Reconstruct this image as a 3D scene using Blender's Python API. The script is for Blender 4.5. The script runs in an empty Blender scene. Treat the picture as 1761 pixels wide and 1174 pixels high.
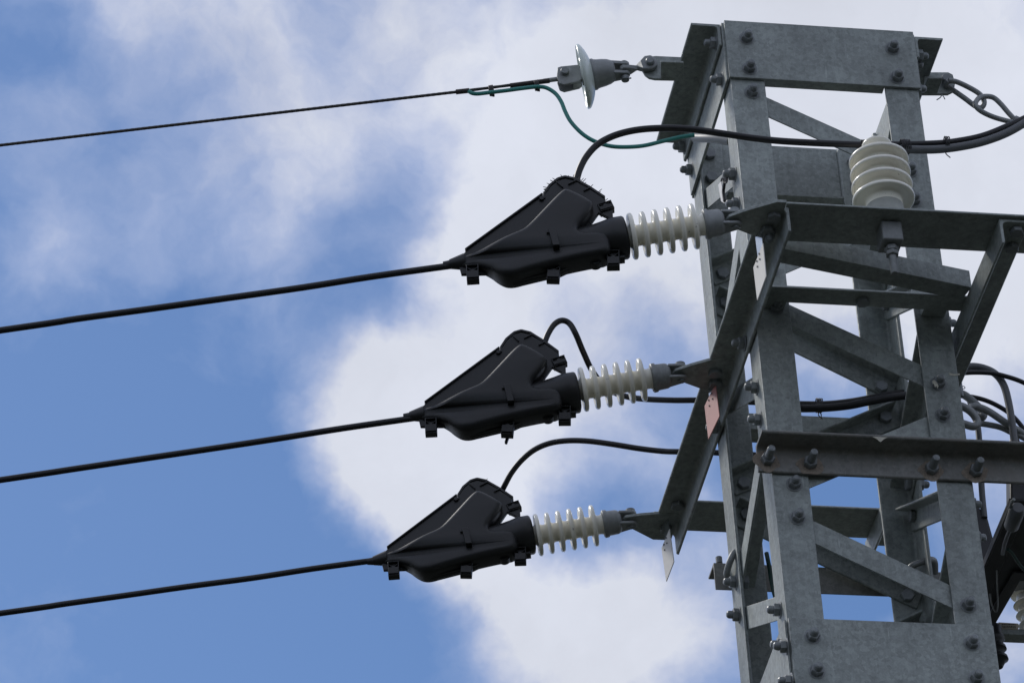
import bpy, bmesh, math, random
from mathutils import Vector as V, Matrix, Quaternion
from mathutils.geometry import tessellate_polygon
from math import sin, cos, pi, sqrt, radians, exp
random.seed(7)
S = bpy.context.scene
COL = S.collection

# ------------------------------------------------------------------ camera
AZ, EL, ROLL = 0.1903, 0.6154, -0.0619
CAM = V((-2.4158, -8.2885, -6.8418))
FPX = 7064.28
fw = V((sin(AZ)*cos(EL), cos(AZ)*cos(EL), sin(EL)))
r0 = fw.cross(V((0, 0, 1))).normalized(); u0 = r0.cross(fw)
rt = cos(ROLL)*r0 + sin(ROLL)*u0; up = -sin(ROLL)*r0 + cos(ROLL)*u0
cd = bpy.data.cameras.new('camera'); cam = bpy.data.objects.new('camera', cd); COL.objects.link(cam)
cam.matrix_world = Matrix(((rt.x, up.x, -fw.x, CAM.x), (rt.y, up.y, -fw.y, CAM.y), (rt.z, up.z, -fw.z, CAM.z), (0, 0, 0, 1)))
cd.sensor_width = 36; cd.lens = FPX/1761*36; cd.clip_start = 0.1; cd.clip_end = 5000
S.camera = cam
S.render.resolution_x, S.render.resolution_y = 1024, 682
S.view_settings.view_transform = 'Standard'; S.view_settings.look = 'None'
S.view_settings.exposure = 0.0; S.view_settings.gamma = 1

def ray(px, py): return fw + rt*((px-880.5)/FPX) - up*((py-587)/FPX)
def P(px, py, x=None, y=None, z=None, n=None, o=None):
    """the point of a real plane (x=, y=, z= or normal n through o) seen at a photo pixel"""
    d = ray(px, py)
    if n is not None: return CAM + d*((o-CAM).dot(n)/d.dot(n))
    i, v = (0, x) if x is not None else (1, y) if y is not None else (2, z)
    return CAM + d*((v-CAM[i])/d[i])
def proj(p):
    v = p-CAM
    return (880.5+FPX*v.dot(rt)/v.dot(fw), 587-FPX*v.dot(up)/v.dot(fw))

# ------------------------------------------------------------------ sun and sky
SUN_EL, SUN_AZ = radians(50), radians(-44)        # azimuth measured from +Y (ahead) towards +X; the sun is left, a little ahead
sd = V((sin(SUN_AZ)*cos(SUN_EL), cos(SUN_AZ)*cos(SUN_EL), sin(SUN_EL)))
sl = bpy.data.lights.new('sun', 'SUN'); so = bpy.data.objects.new('sun', sl); COL.objects.link(so)
sl.energy = 2.2; sl.angle = radians(12); sl.color = (1, .96, .9)
so.rotation_mode = 'QUATERNION'; so.rotation_quaternion = sd.to_track_quat('Z', 'Y')

W = bpy.data.worlds.new("World"); S.world = W; W.use_nodes = True
nt = W.node_tree; nt.nodes.clear()
def nn(t, nd, **kw):
    n = t.nodes.new(nd)
    for k, v in kw.items(): setattr(n, k, v)
    return n
def lk(t, a, b): t.links.new(a, b)
def mth(t, op, a, b=None, c=None, clamp=False):
    n = nn(t, 'ShaderNodeMath', operation=op); n.use_clamp = clamp
    for i, v in enumerate((a, b, c)):
        if v is None: continue
        if isinstance(v, (int, float)): n.inputs[i].default_value = v
        else: lk(t, v, n.inputs[i])
    return n.outputs[0]
def vm(t, op, a, b=None):
    n = nn(t, 'ShaderNodeVectorMath', operation=op)
    for i, v in enumerate((a, b)):
        if v is None: continue
        if isinstance(v, (tuple, list, V)): n.inputs[i].default_value = tuple(v)
        else: lk(t, v, n.inputs[i])
    return n
def mapr(t, v, a, b, c, d, kind='SMOOTHSTEP'):
    n = nn(t, 'ShaderNodeMapRange', interpolation_type=kind); lk(t, v, n.inputs[0])
    for i, x in zip((1, 2, 3, 4), (a, b, c, d)): n.inputs[i].default_value = x
    return n.outputs[0]
def noise(t, vec, scale, detail=4, rough=.55, dist=0, col=False):
    n = nn(t, 'ShaderNodeTexNoise'); n.inputs['Scale'].default_value = scale; n.inputs['Detail'].default_value = detail
    n.inputs['Roughness'].default_value = rough; n.inputs['Distortion'].default_value = dist
    if vec is not None: lk(t, vec, n.inputs['Vector'])
    return n.outputs['Color' if col else 0]
def ramp(t, fac, stops):
    n = nn(t, 'ShaderNodeValToRGB'); e = n.color_ramp.elements
    while len(e) < len(stops): e.new(.5)
    for el, (p, c) in zip(e, stops): el.position = p; el.color = (*c, 1)
    lk(t, fac, n.inputs[0]); return n.outputs[0]
def mixc(t, fac, a, b, bt='MIX'):
    n = nn(t, 'ShaderNodeMix', data_type='RGBA', blend_type=bt)
    for i, v in ((0, fac), (6, a), (7, b)):
        if isinstance(v, (int, float)): n.inputs[i].default_value = v
        elif isinstance(v, tuple): n.inputs[i].default_value = (*v, 1)
        else: lk(t, v, n.inputs[i])
    return n.outputs[2]

SKY_STRENGTH = 0.1
tc = nn(nt, 'ShaderNodeTexCoord').outputs['Generated']
dirv = vm(nt, 'NORMALIZE', tc).outputs[0]
w1 = noise(nt, dirv, 22, 5, .6, 0, True); w1 = vm(nt, 'SUBTRACT', w1, (.5, .5, .5)).outputs[0]
w1 = vm(nt, 'MULTIPLY', w1, (.034, .034, .034)).outputs[0]
wd = vm(nt, 'ADD', dirv, w1).outputs[0]
# masses of cloud (+) and gaps of clear sky (-), each fixed at a direction of the sky: seen at, radius, weight
CLOUDS = [
 (1560, 60, 650, .75), (1200, 200, 420, .45), (1450, 400, 460, .45), (1700, 600, 360, .35), (1780, 60, 300, .3), (1760, 330, 330, .40), (1620, 600, 260, .15), (1080, 100, 280, .22), (1020, 330, 200, .15), (950, 60, 330, .35), (1150, 600, 380, .34),
 (620, 20, 330, .40), (330, 60, 280, .46), (180, 10, 200, .28), (250, 140, 160, .12), (470, 190, 170, .22), (800, 130, 260, .30),
 (400, 290, 150, .28), (270, 330, 150, .28), (130, 400, 170, .34), (40, 440, 130, .2), (500, 300, 130, .08),
 (360, 480, 220, .14), (520, 460, 180, .12), (0, 160, 170, .18), (110, 250, 150, .14),
 (900, 330, 190, .38), (800, 420, 130, .36), (780, 480, 150, .26), (930, 520, 200, .34),
 (620, 650, 120, .5), (600, 760, 130, .52), (690, 700, 180, .50), (640, 840, 130, .36), (760, 620, 190, .38), (820, 760, 230, .46),
 (900, 690, 220, .32), (760, 880, 170, .40), (1000, 830, 240, .32), (740, 960, 130, .42), (810, 1010, 150, .44), (880, 1110, 170, .50), (960, 1040, 170, .32), (1080, 1060, 150, .22), (700, 880, 120, .25), (1250, 880, 180, .15),
 (980, 1160, 190, .5), (1150, 1100, 180, .48), (1230, 1020, 130, .3), (850, 930, 150, .2), (1600, 1130, 220, .45), (1730, 1100, 180, .4), (1690, 860, 140, .3),
 (700, 285, 110, -.16), (650, 390, 120, -.10), (560, 400, 160, .08), (700, 430, 120, .10), (800, 310, 140, .34), (770, 400, 110, .30), (1180, 1080, 190, .26), (1260, 950, 120, .25), (1050, 1000, 120, .12), (560, 560, 110, .12), (560, 250, 170, .20), (600, 330, 130, .12), (470, 340, 130, .14), (700, 180, 160, .14), (800, 250, 140, .12), (230, 180, 130, -.2), (90, 70, 130, -.32), (1080, 920, 110, -.20), (1150, 990, 100, -.22),
 (1010, 930, 130, -.14), (1450, 900, 300, -.62), (1330, 1000, 150, -.1), (500, 1000, 330, -.3), (200, 800, 400, -.2), (620, 530, 110, -.18), (1500, 1010, 110, -.1)]
acc = None
for cx, cy, rad, wt in CLOUDS:
    d = ray(cx, cy).normalized()
    dist = vm(nt, 'DISTANCE', wd, d).outputs['Value']
    v = mapr(nt, dist, 0, rad*1.25/FPX, wt*1.15, 0)
    acc = v if acc is None else mth(nt, 'ADD', acc, v)
fine = noise(nt, wd, 34, 7, .56)
fine2 = noise(nt, wd, 110, 5, .55)
soft = mth(nt, 'MULTIPLY', mth(nt, 'SUBTRACT', fine, .5), 1.30)
soft = mth(nt, 'ADD', soft, mth(nt, 'MULTIPLY', mth(nt, 'SUBTRACT', fine2, .5), .14))
veil = mapr(nt, noise(nt, wd, 9, 6, .6), .38, .70, .0, .20)
local = mth(nt, 'ADD', mth(nt, 'ADD', acc, soft), veil)
glob = noise(nt, dirv, 2.6, 7, .6)
glob = mapr(nt, glob, .36, .52, 0, 1)
cdist = vm(nt, 'DISTANCE', dirv, ray(880, 587).normalized()).outputs['Value']
msk = mapr(nt, cdist, .16, .30, 0, 1)
dens = mth(nt, 'ADD', mth(nt, 'MULTIPLY', local, mth(nt, 'SUBTRACT', 1.0, msk)), mth(nt, 'MULTIPLY', glob, msk))
cov = mth(nt, 'ADD', mth(nt, 'MULTIPLY', mapr(nt, dens, -.04, 1.15, 0, 1, 'LINEAR'), .6), mth(nt, 'MULTIPLY', mapr(nt, dens, -.02, 1.15, 0, 1, 'SMOOTHSTEP'), .4))
sky = nn(nt, 'ShaderNodeTexSky', sky_type='NISHITA'); sky.sun_disc = False
sky.sun_elevation = SUN_EL; sky.sun_rotation = SUN_AZ; sky.altitude = 200; sky.air_density = 1.0; sky.dust_density = .6; sky.ozone_density = 1.2
blue = mixc(nt, 1.0, sky.outputs[0], (.77, .945, 1.16), 'MULTIPLY')
ccol = ramp(nt, cov, [(0, (.46, .55, .78)), (.5, (.50, .57, .78)), (.82, (.62, .66, .80)), (1, (.695, .727, .822))])
shade = mapr(nt, noise(nt, wd, 16, 6, .6), .32, .68, .93, 1.06, 'LINEAR')
cc = vm(nt, 'MULTIPLY', ccol, (1/SKY_STRENGTH,)*3).outputs[0]
cc = vm(nt, 'MULTIPLY', cc, shade).outputs[0]
final = mixc(nt, cov, blue, cc)
bg = nn(nt, 'ShaderNodeBackground'); bg.inputs[1].default_value = SKY_STRENGTH; lk(nt, final, bg.inputs[0])
wo = nn(nt, 'ShaderNodeOutputWorld'); lk(nt, bg.outputs[0], wo.inputs[0])
W.cycles.sampling_method = 'MANUAL'; W.cycles.sample_map_resolution = 512

# ------------------------------------------------------------------ materials
def newmat(name):
    m = bpy.data.materials.new(name); m.use_nodes = True; t = m.node_tree
    b = t.nodes['Principled BSDF']; return m, t, b
def bump(t, b, h, strength, dist=.002):
    n = nn(t, 'ShaderNodeBump'); n.inputs['Strength'].default_value = strength; n.inputs['Distance'].default_value = dist
    lk(t, h, n.inputs['Height']); lk(t, n.outputs[0], b.inputs['Normal'])
def steel(name, c=(.248, .272, .260), var=.38, stain=None, metal=.08, rough=.52):
    m, t, b = newmat(name)
    geo = nn(t, 'ShaderNodeNewGeometry').outputs['Position']
    oi = nn(t, 'ShaderNodeObjectInfo').outputs['Random']
    v = nn(t, 'ShaderNodeTexVoronoi'); v.inputs['Scale'].default_value = 105; lk(t, geo, v.inputs['Vector'])
    sp = nn(t, 'ShaderNodeSeparateColor'); lk(t, v.outputs['Color'], sp.inputs[0])
    st = vm(t, 'MULTIPLY', geo, (1, 1, .12)).outputs[0]
    a = noise(t, geo, 26, 7, .72); s = noise(t, st, 60, 4, .6); f = noise(t, geo, 220, 3, .6)
    k = mth(t, 'ADD', mth(t, 'MULTIPLY', mth(t, 'SUBTRACT', a, .5), 1.15), mth(t, 'MULTIPLY', mth(t, 'SUBTRACT', s, .5), .9))
    k = mth(t, 'ADD', k, mth(t, 'MULTIPLY', mth(t, 'SUBTRACT', f, .5), .9))
    k = mth(t, 'ADD', k, mth(t, 'MULTIPLY', mth(t, 'SUBTRACT', sp.outputs[0], .5), .50))
    k = mth(t, 'ADD', k, mth(t, 'MULTIPLY', mth(t, 'SUBTRACT', oi, .5), .35))
    k = mth(t, 'ADD', mth(t, 'MULTIPLY', k, var*1.6), 1.0)
    cm = vm(t, 'MULTIPLY', k, c).outputs[0]
    k = mth(t, 'MULTIPLY', k, mapr(t, noise(t, geo, 4.5, 3, .5), .3, .7, .88, 1.13))
    cm = vm(t, 'MULTIPLY', k, c).outputs[0]
    # sparse pale scratches and spots
    sc = mth(t, 'MAXIMUM', mapr(t, noise(t, st, 95, 2, .5), .68, .78, 0, .45), mapr(t, noise(t, st, 38, 5, .65), .58, .80, 0, .40))
    cm = mixc(t, sc, cm, tuple(min(1, q*1.9) for q in c))
    if stain:
        q = mapr(t, noise(t, geo, 9, 5, .6), .47, .62, 0, .8)
        cm = mixc(t, q, cm, stain)
    lk(t, cm, b.inputs['Base Color']); b.inputs['Metallic'].default_value = metal
    lk(t, mth(t, 'ADD', rough-.20, mth(t, 'ADD', mth(t, 'MULTIPLY', a, .22), mth(t, 'MULTIPLY', sp.outputs[1], .16))), b.inputs['Roughness'])
    bump(t, b, mth(t, 'ADD', mth(t, 'MULTIPLY', a, .6), mth(t, 'MULTIPLY', f, .25)), .35, .0015)
    return m
STEEL = steel('galvanised_steel')
STEEL_WARM = steel('weathered_galvanised_steel', (.205, .205, .192), .32, stain=(.18, .17, .152))
CAST = steel('cast_galvanised_iron', (.25, .262, .262), .14, metal=.3, rough=.55)
BOLT = steel('bolt_steel', (.19, .205, .21), .2, metal=.15, rough=.45)
def plain(name, c, rough=.5, metal=0, nz=.15, sc=30, coat=0, bm=.1, spec=.5):
    m, t, b = newmat(name)
    geo = nn(t, 'ShaderNodeNewGeometry').outputs['Position']
    a = noise(t, geo, sc, 5, .6)
    k = mth(t, 'ADD', mth(t, 'MULTIPLY', mth(t, 'SUBTRACT', a, .5), nz*3), 1.0)
    lk(t, vm(t, 'MULTIPLY', k, c).outputs[0], b.inputs['Base Color'])
    lk(t, mth(t, 'ADD', rough-.06, mth(t, 'MULTIPLY', a, .12)), b.inputs['Roughness'])
    b.inputs['Metallic'].default_value = metal; b.inputs['Coat Weight'].default_value = coat; b.inputs['Specular IOR Level'].default_value = spec
    b.inputs['Coat Roughness'].default_value = .08
    if bm: bump(t, b, noise(t, geo, sc*9, 3, .6), bm, .001)
    return m
PLASTIC = plain('black_moulded_plastic', (.0125, .0130, .0138), .44, nz=.40, sc=14, bm=.15, spec=.45)
RUBBER = plain('black_cable_sheath', (.012, .012, .014), .45, nz=.2, sc=12, bm=.1, spec=.4)
GREYCABLE = plain('grey_cable_sheath', (.10, .105, .11), .5, nz=.15, sc=12)
WIRE = plain('dark_stranded_wire', (.05, .048, .046), .5, .4, .3, 40)
SLEEVE = plain('brown_tape', (.03, .024, .022), .65, 0, .3, 40)
GREEN = plain('green_wire_sheath', (.035, .235, .205), .45, 0, .1, 20)
CEMENT = plain('pale_cement_base', (.36, .37, .34), .7, 0, .2, 40)
DARKSTEEL = plain('near_black_steel', (.035, .037, .038), .55, .1, .3, 20)  # near-black base colour for the platform tray and edge angles
DARKGREEN = plain('dark_green_sheath', (.012, .05, .04), .5, 0, .1, 20)
SHINY = plain('bright_zinc_strip', (.55, .58, .60), .16, .9, .05, 20, bm=0)
WHITE = plain('white_enamel', (.74, .72, .69), .5, 0, .06, 20)
PINK = plain('faded_pink_enamel', (.66, .28, .25), .5, 0, .08, 20)
PALE = plain('pale_grey_conduit', (.25, .26, .265), .45, 0, .1, 20)
BRASS = plain('tarnished_label', (.45, .39, .30), .5, .1, .2, 60)
def porcelain(name, c, dirt):
    m, t, b = newmat(name)
    geo = nn(t, 'ShaderNodeNewGeometry').outputs['Position']
    a = noise(t, geo, 9, 6, .65); s = noise(t, geo, 85, 4, .6)
    k = mapr(t, a, .35, .75, 0, .45)
    cm = mixc(t, k, c, tuple(q*.8 for q in c))
    cm = mixc(t, mapr(t, s, .66, .72, 0, dirt), cm, (.10, .085, .07))
    lk(t, cm, b.inputs['Base Color']); b.inputs['Roughness'].default_value = .30
    b.inputs['Coat Weight'].default_value = .25; b.inputs['Coat Roughness'].default_value = .15
    return m
PORC = porcelain('cream_glazed_porcelain', (.90, .87, .76), .6)
DISC = porcelain('pale_green_glazed_porcelain', (.70, .77, .71), .7)

# ------------------------------------------------------------------ mesh helpers
class Mb:
    def __init__(s): s.v = []; s.f = []
    def add(s, vs, fs):
        k = len(s.v); s.v += [V(v) for v in vs]; s.f += [[i+k for i in f] for f in fs]; return s
    def prism(s, poly, d):                                  # closed polygon (3-D points) pushed along d
        n = len(poly); a = [V(p) for p in poly]; b = [p+V(d) for p in a]
        return s.add(a+b, [list(range(n))[::-1], list(range(n, 2*n))]+[[i, (i+1) % n, n+(i+1) % n, n+i] for i in range(n)])
    def box(s, c, ex, ey, ez):                              # centre and three half-axis vectors
        c, ex, ey, ez = V(c), V(ex), V(ey), V(ez)
        return s.prism([c-ex-ey-ez, c+ex-ey-ez, c+ex+ey-ez, c-ex+ey-ez], ez*2)
    def abox(s, x0, x1, y0, y1, z0, z1):
        return s.prism([(x0, y0, z0), (x1, y0, z0), (x1, y1, z0), (x0, y1, z0)], (0, 0, z1-z0))
    def lathe(s, o, ax, prof, n=32):                        # prof: (distance along axis, radius)
        o = V(o); ax = V(ax).normalized(); e1 = ax.orthogonal().normalized(); e2 = ax.cross(e1)
        vs = []; fs = []
        for (h, r) in prof:
            for i in range(n):
                t = 2*pi*i/n; vs.append(o+ax*h+(e1*cos(t)+e2*sin(t))*max(r, 1e-5))
        for j in range(len(prof)-1):
            for i in range(n):
                q = (i+1) % n; fs.append([j*n+i, j*n+q, (j+1)*n+q, (j+1)*n+i])
        fs.append(list(range(n))[::-1]); m = (len(prof)-1)*n; fs.append([m+i for i in range(n)])
        return s.add(vs, fs)
    def tube(s, pts, r, n=14, sub=6, lobes=0, pitch=.06, straight=False):
        pts = [V(p) for p in pts]
        if sub > 1 and len(pts) > 2 and not straight: pts = crom(pts, sub)
        rr = r if isinstance(r, (list, tuple)) else None
        T = [(pts[min(i+1, len(pts)-1)]-pts[max(i-1, 0)]).normalized() for i in range(len(pts))]
        N = T[0].orthogonal().normalized(); vs = []; L = 0
        for i, p in enumerate(pts):
            if i: N = (N-T[i]*N.dot(T[i])).normalized(); L += (p-pts[i-1]).length
            B = T[i].cross(N); ri = r if rr is None else rr[0]+(rr[1]-rr[0])*i/(len(pts)-1)
            for k in range(n):
                t = 2*pi*k/n; q = ri*(1+(.16*abs(cos(lobes*(t-2*pi*L/pitch)/2))-.1 if lobes else 0))
                vs.append(p+(N*cos(t)+B*sin(t))*q)
        fs = [[j*n+i, j*n+(i+1) % n, (j+1)*n+(i+1) % n, (j+1)*n+i] for j in range(len(pts)-1) for i in range(n)]
        m = (len(pts)-1)*n
        return s.add(vs, fs+[list(range(n))[::-1], [m+i for i in range(n)]])
    def angle(s, p0, p1, A, B, a, b, t=.007, rf=.008):      # L section: corner p0..p1, flange a along A, flange b along B
        p0, p1 = V(p0), V(p1); ax = (p1-p0).normalized(); A = V(A); A = (A-ax*A.dot(ax)).normalized(); B = V(B); B = (B-ax*B.dot(ax)); B = (B-A*B.dot(A)).normalized()
        pr = [(0, 0), (a, 0), (a, t*.6), (a-t*.4, t)]
        for k in range(5):
            q = pi/2*k/4; pr.append((t+rf-rf*sin(q), t+rf-rf*cos(q)))
        pr += [(t, b-t*.4), (t*.6, b), (0, b)]
        return s.prism([p0+A*x+B*y for x, y in pr], p1-p0)
    def hexa(s, o, ax, r, h, rot=0):
        o = V(o); ax = V(ax).normalized(); e1 = ax.orthogonal().normalized(); e2 = ax.cross(e1)
        ring = lambda d, q: [o+ax*d+(e1*cos(rot+pi/3*i)+e2*sin(rot+pi/3*i))*q for i in range(6)]
        a, b, c, d = ring(0, r*.93), ring(h*.12, r), ring(h*.88, r), ring(h, r*.9)
        f = [[k*6+i, k*6+(i+1) % 6, k*6+6+(i+1) % 6, k*6+6+i] for k in range(3) for i in range(6)]
        return s.add(a+b+c+d, [[5, 4, 3, 2, 1, 0], [18+i for i in range(6)]]+f)
def crom(p, sub):
    q = [p[0]*2-p[1]]+p+[p[-1]*2-p[-2]]; out = []
    for i in range(1, len(q)-2):
        for k in range(sub):
            t = k/sub; a, b, c, d = q[i-1:i+3]
            out.append(.5*((2*b)+(c-a)*t+(2*a-5*b+4*c-d)*t*t+(3*b-a-3*c+d)*t**3))
    return out+[p[-1]]
def chaikin(p, it=1):
    for _ in range(it):
        o = []
        for i in range(len(p)):
            a, b = V(p[i]), V(p[(i+1) % len(p)]); o += [a*.75+b*.25, a*.25+b*.75]
        p = o
    return p
WL = {}                                                     # world position of each object's origin
def obj(name, m, mat, parent=None, bev=0, smooth=32, origin=None, seg=2):
    me = bpy.data.meshes.new(name)
    if origin is None:
        if parent is not None: origin = WL[parent.name]
        else:
            lo = V([min(v[i] for v in m.v) for i in range(3)]); hi = V([max(v[i] for v in m.v) for i in range(3)]); origin = (lo+hi)/2
    origin = V(origin)
    me.from_pydata([tuple(v-origin) for v in m.v], [], m.f); me.update()
    bm = bmesh.new(); bm.from_mesh(me); bmesh.ops.recalc_face_normals(bm, faces=bm.faces); bm.to_mesh(me); bm.free()
    me.materials.append(mat)
    for p in me.polygons: p.use_smooth = True
    me.set_sharp_from_angle(angle=radians(smooth))
    o = bpy.data.objects.new(name, me); COL.objects.link(o)
    if parent is not None: o.parent = parent; o.location = origin-WL[parent.name]
    else: o.location = origin
    WL[o.name] = origin
    if bev:
        b = o.modifiers.new('bevel', 'BEVEL'); b.width = bev; b.segments = seg; b.limit_method = 'ANGLE'; b.angle_limit = radians(40); b.harden_normals = False
    return o
def tag(o, label=None, cat=None, group=None, kind=None):
    for k, v in (('label', label), ('category', cat), ('group', group), ('kind', kind)):
        if v: o[k] = v
    return o
def thing(name, loc, label, cat, group=None):
    o = bpy.data.objects.new(name, None); COL.objects.link(o); o.location = loc; o.empty_display_size = .1
    WL[o.name] = V(loc); return tag(o, label, cat, group)
def tree_of(o): return [c for c in bpy.data.objects if c.parent == o]
def copy_tree(o, parent=None):
    c = o.copy(); COL.objects.link(c); c.parent = parent; WL[c.name] = WL[o.name].copy()
    for ch in tree_of(o): copy_tree(ch, c)
    return c

# ------------------------------------------------------------------ ground (far below the picture)
GZ = CAM.z-1.6
m, t, b = newmat('dry_grass_ground'); geo = nn(t, 'ShaderNodeNewGeometry').outputs['Position']
lk(t, ramp(t, noise(t, geo, .35, 8, .65), [(.3, (.016, .020, .014)), (.5, (.024, .027, .020)), (.7, (.036, .035, .029))]), b.inputs['Base Color'])
b.inputs['Roughness'].default_value = .95; bump(t, b, noise(t, geo, 6, 8, .7), .6, .05)
g = Mb(); N = 24
for i in range(N+1):
    for j in range(N+1):
        q = lambda k: ((k/N*2-1)**3)*1500
        x, y = q(i), q(j); h = .0 if abs(x) < 20 and abs(y) < 20 else random.uniform(-.3, .3)
        g.v.append(V((x, y, GZ+h)))
g.f = [[i*(N+1)+j, (i+1)*(N+1)+j, (i+1)*(N+1)+j+1, i*(N+1)+j+1] for i in range(N) for j in range(N)]
tag(obj('ground', g, m), kind='structure')

# ------------------------------------------------------------------ tower
H = .25                                                     # half width
tower = thing('lattice_tower', (0, 0, GZ), 'grey galvanised lattice steel tower with bolted braces and two crossarm frames', 'pylon')
bn = Mb(); bn.lathe((0, 0, 0), (0, 0, 1), [(0, .0205), (.0012, .0205), (.0016, .0185), (.0022, .0182)], 20); bn.hexa((0, 0, .002), (0, 0, 1), .0163, .0145)
bn.lathe((0, 0, .015), (0, 0, 1), [(0, .0100), (.010, .0100), (.0145, .0086), (.017, .0055), (.0176, .001)], 18)
bh = Mb(); bh.hexa((0, 0, 0), (0, 0, 1), .0178, .013)
bs = Mb(); bs.hexa((0, 0, 0), (0, 0, 1), .0175, .017); bs.lathe((0, 0, .015), (0, 0, 1), [(0, .0102), (.034, .0102), (.040, .0085), (.043, .001)], 18)
PROTO = {}
def bolt(kind, p, nrm, parent, name='bolt', rot=None):
    p = V(p); nrm = V(nrm)
    if kind not in PROTO:
        o = obj(name, {'nut': bn, 'head': bh, 'stud': bs}[kind], BOLT, parent, origin=(0, 0, 0), smooth=28); PROTO[kind] = o.data
    else:
        o = bpy.data.objects.new(name, PROTO[kind]); COL.objects.link(o); o.parent = parent
    o.location = p-WL[parent.name]
    o.rotation_mode = 'QUATERNION'; o.rotation_quaternion = nrm.to_track_quat('Z', 'Y') @ Quaternion((0, 0, 1), random.uniform(0, pi) if rot is None else rot)
    return o
LEGF, LT = .090, .009
legs = {}
for (sx, sy) in ((-1, -1), (1, -1), (1, 1), (-1, 1)):
    m = Mb().angle((sx*H, sy*H, -.004), (sx*H, sy*H, GZ), (-sx, 0, 0), (0, -sy, 0), LEGF, LEGF, LT, .009)
    legs[(sx, sy)] = obj('leg', m, STEEL, tower, .0012)
# braces: every face zigzags, each turned a quarter from the last
Z0 = -.19; LV = [-.19, -.504, -.845, -1.167, -1.485, -1.81]
while LV[-1] > GZ+.5: LV.append(LV[-1]-.33)
BW, BT, GI = .058, .006, .001
faces = [((-1, -1), (1, -1), V((0, -1, 0))), ((-1, 1), (-1, -1), V((-1, 0, 0))), ((1, 1), (-1, 1), V((0, 1, 0))), ((1, -1), (1, 1), V((1, 0, 0)))]
for (ca, cb, nr) in faces:
    A, B = V((ca[0]*H, ca[1]*H, 0)), V((cb[0]*H, cb[1]*H, 0)); al = (B-A).normalized()
    for i in range(len(LV)-1):
        s, e = (A, B) if i % 2 == 0 else (B, A); d = (e-s).normalized()
        zs, ze = LV[i]-(.0 if i == 0 else .041), LV[i+1]+.041
        if i == 0: zs = -.225
        p0 = s+d*.018+V((0, 0, zs)); p1 = e-d*.018+V((0, 0, ze))
        ax = (p1-p0).normalized(); side = nr.cross(ax); side = side if side.z > 0 else -side
        off = -nr*(LT+GI)
        m = Mb().angle(p0+off+side*BW/2, p1+off+side*BW/2, -side, -nr, BW, BW*.85, BT, .006)
        br = obj('brace', m, STEEL, tower, .001)
        if i < 6:
            for pt, cc_, tt in ((p0, ca if i % 2 == 0 else cb, 1), (p1, cb if i % 2 == 0 else ca, -1)):
                if i == 0 and tt == 1 and nr.x: continue
                if i == 5 and nr.y: continue
                first = tt == 1
                corner = V((cc_[0]*H, cc_[1]*H, 0)); c = corner+(d if first else -d)*.0525
                c.z = (LV[i]-.048 if i else -.2275) if first else LV[i+1]+.048
                bolt('nut', c+nr*.0005, nr, legs[cc_]); bolt('head', c-nr*(LT+BT+.002), -nr, legs[cc_])
# top plates on the four faces
PZ = -.186
for nr in (V((0, -1, 0)), V((0, 1, 0)), V((-1, 0, 0)), V((1, 0, 0))):
    al = V((0, 0, 1)).cross(nr); hw = H+.004 if nr.y else H-.002
    o0 = nr*(H+.0015)
    m = Mb().prism([o0-al*hw+V((0, 0, .004)), o0+al*hw+V((0, 0, .004)), o0+al*hw+V((0, 0, PZ)), o0-al*hw+V((0, 0, PZ))], nr*.008)
    if nr.y:                                               # folded lower lip between the legs
        q = H-LEGF-.001
        m.prism([o0-al*q+V((0, 0, PZ+.0005)), o0+al*q+V((0, 0, PZ+.0005)), o0+al*q+V((0, 0, PZ+.008)), o0-al*q+V((0, 0, PZ+.008))], -nr*.026)
    pl = obj('face_plate', m, STEEL, tower, .0012)
    if nr.y < 0:
        for px, py in ((1286, 60), (1291, 112), (1537, 78), (1545, 128)): bolt('nut', P(px, py, y=-H-.025)+V((0, .0155, 0)), nr, pl)
    elif nr.x < 0:
        for px, py in ((1235, 137), (1183, 292)): bolt('nut', P(px, py, x=-H-.02)+V((.0105, 0, 0)), nr, pl)
    else:
        for q in (-.19, .19):
            for z in (-.05, -.13): bolt('nut', nr*(H+.0095)+al*q+V((0, 0, z)), nr, pl)
    if nr.y > 0:
        for z in (-.05, -.13):
            for q in (-.2, .2): bolt('head', V((q, H-LT-.001, z)), (0, -1, 0), pl)
# splice plates lower down
SZ = -1.8205
for nr in (V((0, -1, 0)), V((0, 1, 0))):
    al = V((0, 0, 1)).cross(nr); o0 = nr*(H+.0015)
    m = Mb().prism([o0-al*(H-.001)+V((0, 0, SZ)), o0+al*(H-.001)+V((0, 0, SZ)), o0+al*(H-.001)+V((0, 0, SZ-.42)), o0-al*(H-.001)+V((0, 0, SZ-.42))], nr*.008)
    pl = obj('splice_plate', m, STEEL, tower, .0012)
    if nr.y < 0:
        for px, py in ((1400, 1088), (1407, 1148), (1674, 1100), (1682, 1160)): bolt('nut', P(px, py, y=-H-.025)+V((0, .0155, 0)), nr, pl)

gp_ = [P(a, b_, x=-H-.0015) for a, b_ in ((1353, 1064), (1341, 1094), (1326, 1134), (1311, 1174), (1296, 1215), (1300, 1300), (1383, 1330))]
gp_ = [V((p.x, max(p.y, -H-.0005), p.z)) for p in gp_]
gs = obj('gusset_plate', Mb().prism(gp_, (-.006, 0, 0)), STEEL, tower, .001)
for px, py in ((1337, 1110), (1345, 1170)): bolt('nut', P(px, py, x=-H-.03)+V((.022, 0, 0)), (-1, 0, 0), gs)

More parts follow.
